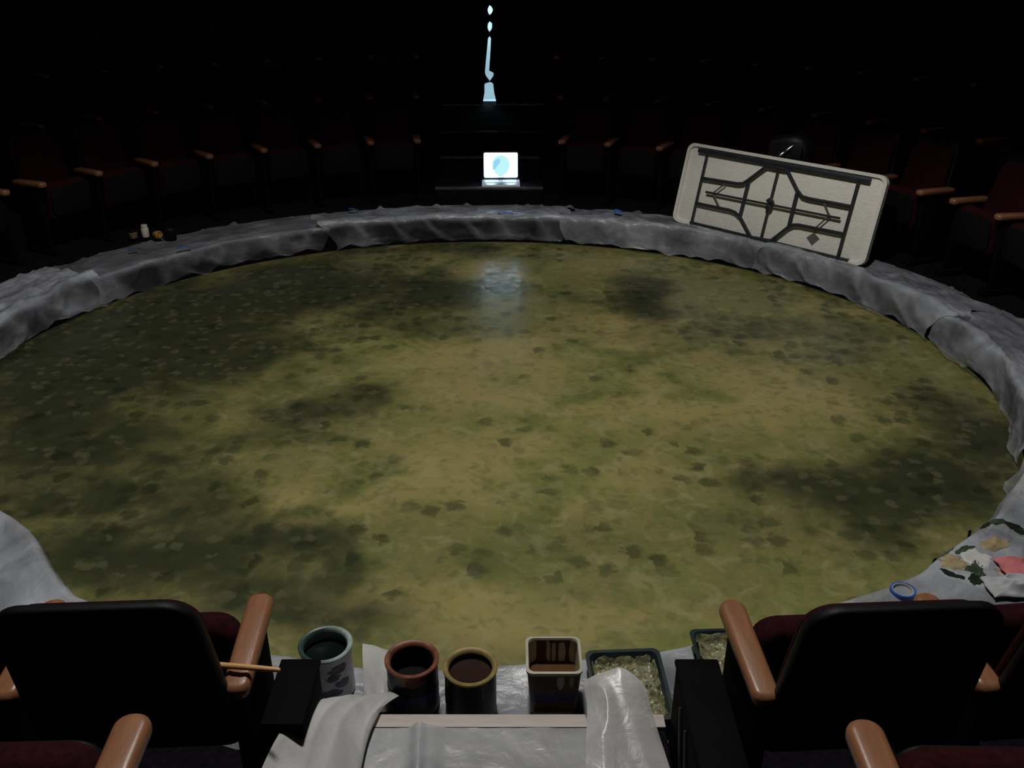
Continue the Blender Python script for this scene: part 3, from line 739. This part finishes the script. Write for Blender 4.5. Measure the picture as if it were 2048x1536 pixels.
def tub():
    x, y = .13, 2.158
    t = empty('plastic_tub', (x, y, .016), 0, 'square plastic tub with brown paint running down its inside', 'tub')
    hx0, hy0, hx1, hy1, h = .070, .066, .083, .078, .190
    def sect(f, d=0.0):
        return rpoly([(-lerp(hx0, hx1, f) + d, -lerp(hy0, hy1, f) + d), (lerp(hx0, hx1, f) - d, -lerp(hy0, hy1, f) + d), (lerp(hx0, hx1, f) - d, lerp(hy0, hy1, f) - d), (-lerp(hx0, hx1, f) + d, lerp(hy0, hy1, f) - d)], .020, 5)
    bm = bmesh.new()
    prof = [(0, 0.0, 0), (.5, 0.0, h * .5), (1, 0.0, h - .004), (1, .0035, h - .004), (.5, .0035, h * .5), (.03, .0035, .006)]
    rings = [[bm.verts.new((p[0], p[1], z)) for p in sect(f, d)] for f, d, z in prof]
    n = len(rings[0])
    for a, b in zip(rings, rings[1:]):
        for i in range(n): bm.faces.new((a[i], a[(i + 1) % n], b[(i + 1) % n], b[i]))
    bm.faces.new(rings[0][::-1]); bm.faces.new(rings[-1])
    link('body', bm, M['tub'], t)
    bm = bmesh.new()
    rr = [[bm.verts.new((p[0], p[1], z)) for p in sect(1, d)] for d, z in ((0.003, h - .010), (-.004, h - .008), (-.004, h), (.004, h + .001), (.006, h - .006))]
    for a, b in zip(rr, rr[1:] + rr[:1]):
        for i in range(n): bm.faces.new((a[i], a[(i + 1) % n], b[(i + 1) % n], b[i]))
    link('rim', bm, M['tub'], t)
    lv = .100
    bm = bmesh.new(); bm.faces.new([bm.verts.new((p[0], p[1], lv)) for p in sect(lv / h, .0045)])
    link('paint', bm, M['paint_brown'], t)
    # paint that has run down the inside walls
    def run(u0, u1, z_top, wall_, mt, w_top=None):
        bm = bmesh.new(); V = []
        k = 14
        for i in range(k + 1):
            z = lerp(lv - .004, z_top, i / k); f = z / h
            hw = lerp((u1 - u0) / 2 * 1.45, (u1 - u0) / 2, ss(0, .35, i / k)) * (1 + .25 * noise.noise(Vector((z * 40, u0 * 30, 2))))
            if w_top: hw *= lerp(1, w_top, ss(.5, 1, i / k))
            c = (u0 + u1) / 2
            if wall_ == 'back': q = lerp(hy0, hy1, f) - .0045; V.append([bm.verts.new((c - hw, q, z)), bm.verts.new((c - hw * .8, q - .002, z)), bm.verts.new((c + hw * .8, q - .002, z)), bm.verts.new((c + hw, q, z))])
            else:
                q = -(lerp(hy0, hy1, f) + .0006); V.append([bm.verts.new((c - hw, q, z)), bm.verts.new((c - hw * .8, q - .0015, z)), bm.verts.new((c + hw * .8, q - .0015, z)), bm.verts.new((c + hw, q, z))])
        for a, b in zip(V, V[1:]):
            for j in range(3): bm.faces.new((a[j], a[j + 1], b[j + 1], b[j]))
        link('paint_drip', bm, mt, t)
    run(-.050, -.020, .180, 'back', M['paint_brown'], 1.15)
    run(-.006, -.002, .180, 'back', M['paint_brown'], 1.8)
    run(.012, .019, .180, 'back', M['paint_brown'], 1.7)
    run(.042, .054, .180, 'back', M['paint_brown'], 1.3)
    bm = bmesh.new()                                  # smear along the top that the runs hang from
    V = [[bm.verts.new((lerp(-.012, .056, i / 16), hy1 - .0055 - d, .172 + z * .7 + .006 * noise.noise(Vector((i * .5, z * 9, 1))))) for d, z in ((-.0005, 0), (.001, .004), (.001, .010), (-.0005, .014))] for i in range(17)]
    for a, b in zip(V, V[1:]):
        for j in range(3): bm.faces.new((a[j], a[j + 1], b[j + 1], b[j]))
    link('paint_smear', bm, M['paint_brown'], t)
    # outside: printed bands and runs on the front
    def band(z0, z1, m):
        bm = bmesh.new(); n2 = None
        A = [[bm.verts.new((p[0], p[1], z)) for p in sect(z / h, d)] for z, d in ((z0, 0.0), (z0, -.001), (z1, -.001), (z1, 0.0))]
        n_ = len(A[0])
        for a, b in zip(A, A[1:]):
            for i in range(n_): bm.faces.new((a[i], a[(i + 1) % n_], b[(i + 1) % n_], b[i]))
        return link('label_band', bm, m, t)
    tag(band(.064, .100, M['label_blue']), 'dark blue band')
    tag(band(.100, .174, M['label_brown']), 'brown paint covered band')
    tag(band(.018, .064, M['label_brown']), 'brown paint covered band')
    def dry(u0, u1, z0, z1, m):
        bm = bmesh.new()
        V = []
        for i in range(9):
            z = lerp(z0, z1, i / 8); f = z / h; hw = (u1 - u0) / 2 * (.45 + .55 * ss(0, .5, i / 8)); c = (u0 + u1) / 2; q = -(lerp(hy0, hy1, f) + .0016)
            V.append([bm.verts.new((c - hw, q, z)), bm.verts.new((c + hw, q, z)), bm.verts.new((c + hw, q + .001, z)), bm.verts.new((c - hw, q + .001, z))])
        for a, b in zip(V, V[1:]):
            for j in range(4): bm.faces.new((a[j], a[(j + 1) % 4], b[(j + 1) % 4], b[j]))
        bm.faces.new(V[0]); bm.faces.new(V[-1])
        link('bare_streak', bm, m, t)
    dry(.008, .030, .118, .172, M['tub']); dry(.046, .060, .128, .172, M['splat_ochre'])
tub()

def tray(x, y, rz, wx, ly, h, lab, z=.02, tilt=0.0, bump_amp=.008):
    t = empty('paint_tray', (x, y, z), rz, lab, 'paint tray'); t.rotation_euler = (tilt, 0, rz)
    def sect(g, r_=.025): return rpoly([(-wx / 2 + g, -ly / 2 + g), (wx / 2 - g, -ly / 2 + g), (wx / 2 - g, ly / 2 - g), (-wx / 2 + g, ly / 2 - g)], r_, 5)
    prof = [(.028, 0), (.008, h * .8), (0, h - .008), (-.002, h), (.010, h), (.014, h - .006), (.034, .006)]
    bm = bmesh.new()
    rings = [[bm.verts.new((p[0], p[1], zz)) for p in sect(g)] for g, zz in prof]; n = len(rings[0])
    for a, b in zip(rings, rings[1:]):
        for i in range(n): bm.faces.new((a[i], a[(i + 1) % n], b[(i + 1) % n], b[i]))
    bm.faces.new(rings[0][::-1]); bm.faces.new(rings[-1])
    link('pan', bm, M['tray_black'], t)
    bm = grid(44, 44, lambda u, v: Vector((lerp(-wx / 2 + .018, wx / 2 - .018, u), lerp(-ly / 2 + .018, ly / 2 - .018, v),
        h * .45 + bump_amp * 1.6 * noise.noise(Vector((u * 9, v * 9, x * 10))) + bump_amp * noise.noise(Vector((u * 22, v * 22, x * 10))) + .024 * ss(.86, 1.0, max(abs(2 * u - 1), abs(2 * v - 1))))))
    link('paint', bm, M['tray_paint'], t)
    return t
tray(.372, 2.165, R(3), .245, .285, .065, 'black paint tray of wet yellow green paint beside the brown tub', tilt=R(4))
tray(.845, 2.300, R(2), .46, .26, .055, 'larger black paint tray half hidden behind the right armrest and end panel')

# stick lying across the left armrest
t = empty('wooden_stick', (-.655, 1.70, .588), R(-6), 'pale wooden stick lying across the left aisle armrest', 'stick')
link('handle', tube(bmesh.new(), [(-.085, 0, 0), (-.05, 0, 0), (.02, 0, 0), (.075, 0, 0), (.082, 0, 0)], [.008, .0078, .0072, .0062, .004], 10), M['pale_wood'], t)
tag(link('tip', tube(bmesh.new(), [(-.096, 0, 0), (-.094, 0, 0), (-.085, 0, 0)], [.005, .0075, .0082], 10), M['pale_wood'], t), None)

# ------------------------------------------------------------------ folding table leaning on the front row
def table():
    A = Vector((1.405, 7.70, .035)); B = Vector((2.635, 6.43, .035))
    u = (B - A); u.z = 0; Lt = u.length; u.normalize()
    n = Vector((-u.y, u.x, 0));  n = n if n.y > 0 else -n
    th = R(76); hgt = .672
    vdir = n * math.cos(th) + Vector((0, 0, math.sin(th)))         # up the table
    nrm = u.cross(vdir).normalized()
    if nrm.y > 0: nrm = -nrm                                       # towards the stage
    t = empty('folding_table', A)
    tag(t, 'white plastic folding table leaning on edge, dark steel frame side facing the stage', 'table')
    sx, sv = Lt / 1.85, hgt / .76
    def P(x, y, d):                                                # x along, y DOWN from the top edge, d out of the underside
        return (u * (x * sx) + vdir * (hgt - y * sv) + nrm * d)
    out = rpoly([(0, 0), (1.85, 0), (1.85, .76), (0, .76)], .075, 8)
    link('tabletop', slab(bmesh.new(), out, lambda a, b, d: P(a, b, d), -.04, 0.0, .008), M['table_white'], t)
    # raised lip all round the underside
    inner = rpoly([(.028, .028), (1.822, .028), (1.822, .732), (.028, .732)], .055, 8)
    bm = bmesh.new(); m_ = len(out)
    rows = [[bm.verts.new(P(*p, d)) for p in o_] for o_, d in ((out, 0.0), (out, .018), (inner, .018), (inner, 0.0))]
    for a, b in zip(rows, rows[1:]):
        for i in range(m_): bm.faces.new((a[i], a[(i + 1) % m_], b[(i + 1) % m_], b[i]))
    link('lip', bm, M['table_white'], t)
    def bar(name, pts, r, d=.03, m='steel_dark', seg=8):
        return link(name, tube(bmesh.new(), [P(x, y, d) for x, y in pts], r, seg), M[m], t)
    link('side_rail', slab(bmesh.new(), [(.122, .042), (1.717, .042), (1.717, .080), (.122, .080)], lambda a, b, d: P(a, b, d), 0.0, .035, .004), M['steel_dark'], t)
    link('side_rail', slab(bmesh.new(), [(.20, .722), (1.717, .722), (1.717, .745), (.20, .745)], lambda a, b, d: P(a, b, d), 0.0, .03, .004), M['steel_dark'], t)
    bar('leg', [(.222, .085), (.222, .74)], .0105); bar('leg', [(1.628, .085), (1.628, .74)], .0105)
    # folded leg frames: each runs in from its leg and bends round the middle
    bar('leg_frame', [(.222, .305), (.59, .292), (.64, .280), (.675, .250), (.81, .105), (.85, .085)], .0125, .032)
    bar('leg_frame', [(.222, .544), (.58, .540), (.63, .548), (.690, .580), (.838, .735), (.88, .735)], .0125, .032)
    bar('leg_frame', [(1.628, .293), (1.26, .297), (1.20, .290), (1.150, .250), (1.020, .100), (.98, .085)], .0125, .032)
    bar('leg_frame', [(1.628, .527), (1.24, .535), (1.19, .545), (1.150, .575), (1.035, .715), (.99, .735)], .0125, .032)
    bar('cross_bar', [(.688, .25), (.686, .580)], .0125, .034); bar('cross_bar', [(1.149, .25), (1.152, .575)], .0125, .034)
    bar('cross_bar', [(.84, .09), (1.0, .09)], .014, .036); bar('cross_bar', [(.83, .738), (1.04, .728)], .016, .036)
    bar('centre_tube', [(.934, .09), (.933, .735)], .008, .036)
    bar('brace', [(.30, .424), (.93, .417)], .0095, .034); bar('brace', [(.94, .417), (1.565, .408)], .0095, .034)
    for pts in ([(.47, .318), (.372, .424)], [(.372, .424), (.475, .540)], [(1.395, .300), (1.475, .404)], [(1.475, .404), (1.385, .530)]):
        bar('brace_link', pts, .006, .034, 'steel_link')
    for cy in (.385, .445):
        link('hub', slab(bmesh.new(), rpoly([(.900, cy), (.934, cy - .034), (.970, cy), (.934, cy + .034)], .010, 3), lambda a, b, d: P(a, b, d), .02, .055, .004), M['steel_dark'], t)
    tag(link('warning_label', slab(bmesh.new(), [(1.315, .628), (1.368, .572), (1.428, .616), (1.378, .686)], lambda a, b, d: P(a, b, d), .0005, .003), M['label_grey'], t), 'grey diamond label')
    tag(link('warning_label', slab(bmesh.new(), [(1.36, .565), (1.382, .548), (1.392, .572), (1.372, .582)], lambda a, b, d: P(a, b, d), .0005, .003), M['label_orange'], t), 'small orange sticker')
    # worn strip near the left short edge
    bm = bmesh.new()
    V = [[bm.verts.new(P(.055 + w_ + .006 * noise.noise(Vector((y * 9, 1, 1))), y, .0022)) for w_ in (0, .018)] for y in [.13 + .05 * i for i in range(10)]]
    for a, b in zip(V, V[1:]): bm.faces.new((a[0], a[1], b[1], b[0]))
    return t
table()

# ------------------------------------------------------------------ laptop on the far aisle step
def laptop():
    x, y, z = -.105, 8.50, .1615
    t = empty('laptop', (x, y, z), R(1.0), 'open laptop with glowing white screen on the far aisle step', 'laptop')
    # screen faces -Y (the camera side); keyboard lies towards the stage
    hw = .172
    link('base', box(-hw - .008, hw + .008, -.125, .105, 0, .022, .006), M['laptop_white'], t)
    kb = link('keyboard', box(-hw + .012, hw - .012, -.03, .085, .022, .0235, .0006), M['laptop_white'], t)
    for r_ in range(4):
        for c_ in range(11):
            kx = -hw + .020 + c_ * (2 * hw - .04) / 11; ky = .062 - r_ * .026
            link('key', box(kx, kx + (2 * hw - .04) / 11 - .004, ky - .020, ky, .0235, .0265, .001, 1), M['keys'], kb)
    link('touchpad', box(-.045, .045, -.112, -.045, .022, .0232, .0006), M['laptop_black'], t)
    mt = Matrix.Translation((0, .112, .024)) @ Matrix.Rotation(R(-10), 4, 'X')
    W = 1.0
    so = rpoly([(-hw, 0), (hw, 0), (hw, .255), (-hw, .255)], .012, 4)
    link('lid', slab(bmesh.new(), so, lambda a, b, d: mt @ Vector((a, d, b)), 0, .012, .003), M['laptop_black'], t)
    sc_o = rpoly([(-hw + .012, .014), (hw - .012, .014), (hw - .012, .243), (-hw + .012, .243)], .012, 4)
    dsp = link('screen', slab(bmesh.new(), sc_o, lambda a, b, d: mt @ Vector((a, d, b)), -.0015, -.0002), M['screen'], t, smooth=False)
    # wallpaper: a pale globe that narrows to a point, with darker blotches
    pts = [(.085 * math.sin(a) * (1 - .25 * max(0, -math.cos(a)) ** 2 * 1.3), .135 + (.085 if math.cos(a) > 0 else .115) * math.cos(a)) for a in [2 * PI * i / 40 for i in range(40)]]
    tag(link('wallpaper', slab(bmesh.new(), pts, lambda a, b, d: mt @ Vector((a, d, b)), -.0028, -.0016), M['globe_pale'], dsp, smooth=False), 'pale cyan globe shape on the screen')
    blob = [(-.044 + .026 * math.cos(a) * (1 + .3 * math.sin(3 * a)) + .022 * math.sin(a), .140 + .050 * math.sin(a)) for a in [2 * PI * i / 24 for i in range(24)]]
    tag(link('wallpaper', slab(bmesh.new(), blob, lambda a, b, d: mt @ Vector((a, d, b)), -.0036, -.0029), M['globe_blue'], dsp, smooth=False), 'blue blotch on the globe')
    hinge = link('hinge', tube(bmesh.new(), [(-.03, .106, .030), (.03, .106, .030)], .011, 8), M['laptop_black'], t)
    return t
laptop()
# thin cable rising from behind the laptop
tag(link('cable', tube(bmesh.new(), [(-.02, 8.66, .165), (.0, 8.74, .30), (.04, 8.80, .42), (.07, 8.84, .36), (.13, 8.95, .352), (.20, 9.10, .352)], .004, 6), M['nosing']), 'thin cable running up the far steps behind the laptop', 'cable')

# ------------------------------------------------------------------ black bag with bright clasp on a front row seat
t = empty('shoulder_bag', (2.25, 7.36, .56), R(-38), 'black shoulder bag with bright metal clasp on the seat behind the leaning table', 'bag')
def bagf(u, v):
    a = 2 * PI * u; ph = PI * v
    n_ = 1 + .12 * noise.noise(Vector((math.cos(a) * 1.5, math.sin(a) * 1.5, v * 3)))
    return Vector((.19 * math.sin(ph) ** .7 * math.cos(a) * n_, .10 * math.sin(ph) ** .7 * math.sin(a) * n_, .13 + .15 * -math.cos(ph) * (1 + .05 * math.cos(a))))
link('pouch', grid(33, 21, bagf), M['bag'], t)
link('flap', slab(bmesh.new(), rpoly([(-.13, .07), (.13, .07), (.14, .24), (-.14, .24)], .04, 4), lambda a, b, d: (a, d - .02 * (1 - (b - .1) / .17), b), -.112, -.100, .004), M['bag'], t)
link('strap', tube(bmesh.new(), [(-.17, 0, .16), (-.13, .0, .28), (0, .02, .33), (.13, .0, .28), (.17, 0, .16)], .014, 8, .004), M['bag'], t)
_inv = Matrix.Rotation(R(38), 4, 'Z'); _ax = Vector((1, .04, .78)).normalized(); _c = Vector((-.075, -.135, .175))
for a0, a1, rr in ((-.065, -.012, .009), (-.004, .068, .010)):
    link('clasp', tube(bmesh.new(), [_inv @ (_c + _ax * lerp(a0, a1, k / 4)) for k in range(5)], [rr * .6, rr, rr, rr, rr * .6], 12), M['chrome'], t)

# ------------------------------------------------------------------ small jars on the left plastic
def jar(name, x, y, r, h, m, lab, cat, z=.030, cap=None, lie=0.0, rz=0.0):
    t = empty(name, (x, y, z), rz, lab, cat)
    t.rotation_euler = (lie, 0, rz)
    if lie: t.location.z += r
    link('body', lathe(bmesh.new(), [(0, 0), (r * .92, 0), (r, .006), (r, h * .78), (r * .75, h * .9), (r * .75, h), (r * .62, h), (r * .62, h * .9), (0, h * .88)], 20), M[m], t)
    if cap: link('lid', lathe(bmesh.new(), [(r * .78, h * .86), (r * .84, h * .88), (r * .84, h * 1.03), (r * .8, h * 1.06), (0, h * 1.06)], 20), M[cap], t)
    return t
jar('paint_jar', -3.12, 7.20, .035, .055, 'jar_olive', 'small olive paint jar at the left end of the jar group on the left plastic', 'jar', cap='black_plastic')
jar('paint_jar', -3.03, 7.23, .030, .095, 'jar_pale', 'small pale paint jar standing in the jar group on the left plastic', 'jar', cap='jar_pale')
jar('paint_jar', -2.92, 7.17, .033, .065, 'jar_amber', 'small amber paint jar tipped over beside the black cup', 'jar', lie=R(-78), rz=R(-130))
jar('cup', -2.80, 7.17, .046, .105, 'black_plastic', 'black cup at the right end of the jar group on the left plastic', 'cup')

# blue masking tape pieces and roll
def tape(x, y, z, rz, w_, l_, lab, tilt=0.0):
    bm = grid(12, 5, lambda u, v: Vector((lerp(-l_ / 2, l_ / 2, u), lerp(-w_ / 2, w_ / 2, v), .006 * math.sin(u * 5) + .003 * noise.noise(Vector((u * 3, v * 3, x))))))
    o = link('masking_tape', bm, M['blue_tape']); o.location = (x, y, z); o.rotation_euler = (tilt, 0, R(rz))
    md = o.modifiers.new('thick', 'SOLIDIFY'); md.thickness = .0015
    return tag(o, lab, 'tape', 'blue masking tape pieces')
tape(-2.585, 6.84, .062, 35, .03, .11, 'blue tape piece on the left plastic near the small jars')
tape(-2.97, 6.80, .055, 40, .025, .07, 'faint blue tape piece on the left plastic, further left than the other')
tape(-1.43, 7.98, .062, 12, .025, .09, 'blue tape piece on the far plastic left of the laptop')
tape(.94, 7.88, .070, -30, .035, .07, 'blue tape piece on the far plastic between laptop and table', R(30))
tape(-.06, 7.84, .068, 2, .03, .13, 'blue tape piece on the far plastic in front of the laptop')
tape(1.455, 7.70, .085, -40, .05, .075, 'blue tape piece at the left foot of the leaning table', R(50))
t = empty('tape_roll', (1.45, 2.665, .030), R(10), 'roll of blue tape lying on plastic behind the right aisle seat', 'tape roll')
link('tape', lathe(bmesh.new(), [(.038, 0), (.046, 0), (.046, .024), (.038, .024), (.038, 0)], 32), M['blue_tape'], t)
link('core', lathe(bmesh.new(), [(.035, .001), (.0378, .001), (.0378, .023), (.035, .023), (.035, .001)], 32), M['jar_pale'], t)

# paint smears on the near right plastic (parts of that sheet) and a rag
from mathutils.bvhtree import BVHTree
_me = SHEETS['nright'].data
_bvh = BVHTree.FromPolygons([v.co.copy() for v in _me.vertices], [tuple(p.vertices) for p in _me.polygons])
def smear(x, y, rx, ry, rz, m, seed):
    bm = bmesh.new(); n = 30; ca, sa_ = math.cos(R(rz)), math.sin(R(rz))
    def at(a, f):
        k = (1 + .55 * noise.noise(Vector((math.cos(a) * 1.3, math.sin(a) * 1.3, seed))) + .35 * noise.noise(Vector((math.cos(a) * 3.5, math.sin(a) * 3.5, seed)))) * f
        u, v = rx * k * math.cos(a), ry * k * math.sin(a)
        px, py = x + u * ca - v * sa_, y + u * sa_ + v * ca
        hit = _bvh.ray_cast(Vector((px, py, 1)), Vector((0, 0, -1)))[0]
        return Vector((px, py, (hit.z if hit else 0.0) + (.0028 if f < .95 else .0004)))
    rings = [[bm.verts.new(at(2 * PI * i / n, f)) for i in range(n)] for f in (.02, .35, .68, .93, 1.0)]
    for a, b in zip(rings, rings[1:]):
        for i in range(n): bm.faces.new((a[i], a[(i + 1) % n], b[(i + 1) % n], b[i]))
    bm.faces.new(rings[0])
    link('paint_smear', bm, M[m], SHEETS['nright'])
for a in ((1.945, 3.10, .050, .022, 20, 'splat_dark', 1), (2.02, 3.12, .045, .020, 10, 'splat_green', 2), (2.09, 3.10, .045, .030, -20, 'splat_dark', 3), (1.80, 2.93, .050, .016, 25, 'splat_green', 4),
          (1.72, 2.86, .060, .045, 0, 'splat_ochre', 5), (1.83, 2.895, .060, .050, 30, 'splat_white', 6), (1.695, 2.785, .045, .018, -30, 'splat_dark', 7), (1.775, 2.77, .055, .022, 50, 'splat_dark', 8),
          (1.80, 2.82, .045, .035, 60, 'splat_green', 9), (1.92, 2.80, .055, .020, -25, 'splat_ochre', 10), (1.72, 2.93, .06, .012, 30, 'splat_green', 12), (1.95, 2.98, .08, .035, 15, 'splat_ochre', 13)): smear(*a)
def rag(x, y, z, sx_, sy_, m, lab, seed):
    def fn(u, v):
        r_ = max(abs(2 * u - 1), abs(2 * v - 1))
        return Vector((x + (u - .5) * sx_ * (1 + .2 * noise.noise(Vector((u * 3, v * 3, seed)))), y + (v - .5) * sy_ * (1 + .2 * noise.noise(Vector((u * 3, v * 3, seed + 4)))),
                       z + .055 * (1 - r_ ** 2) * (.5 + .8 * ridge(u * 3, v * 3, seed)) * .8))
    o = link('rag', grid(40, 40, fn), M[m]); o.data.set_sharp_from_angle(angle=R(180))
    md = o.modifiers.new('thick', 'SOLIDIFY'); md.thickness = .003
    return tag(o, lab, 'rag')
rag(2.02, 2.80, .035, .26, .16, 'rag_red', 'crumpled pinkish red rag at the right picture edge on the plastic', 3.0)
rag(1.90, 2.70, .035, .24, .12, 'rag_white', 'crumpled white rag in front of the red rag', 8.0)
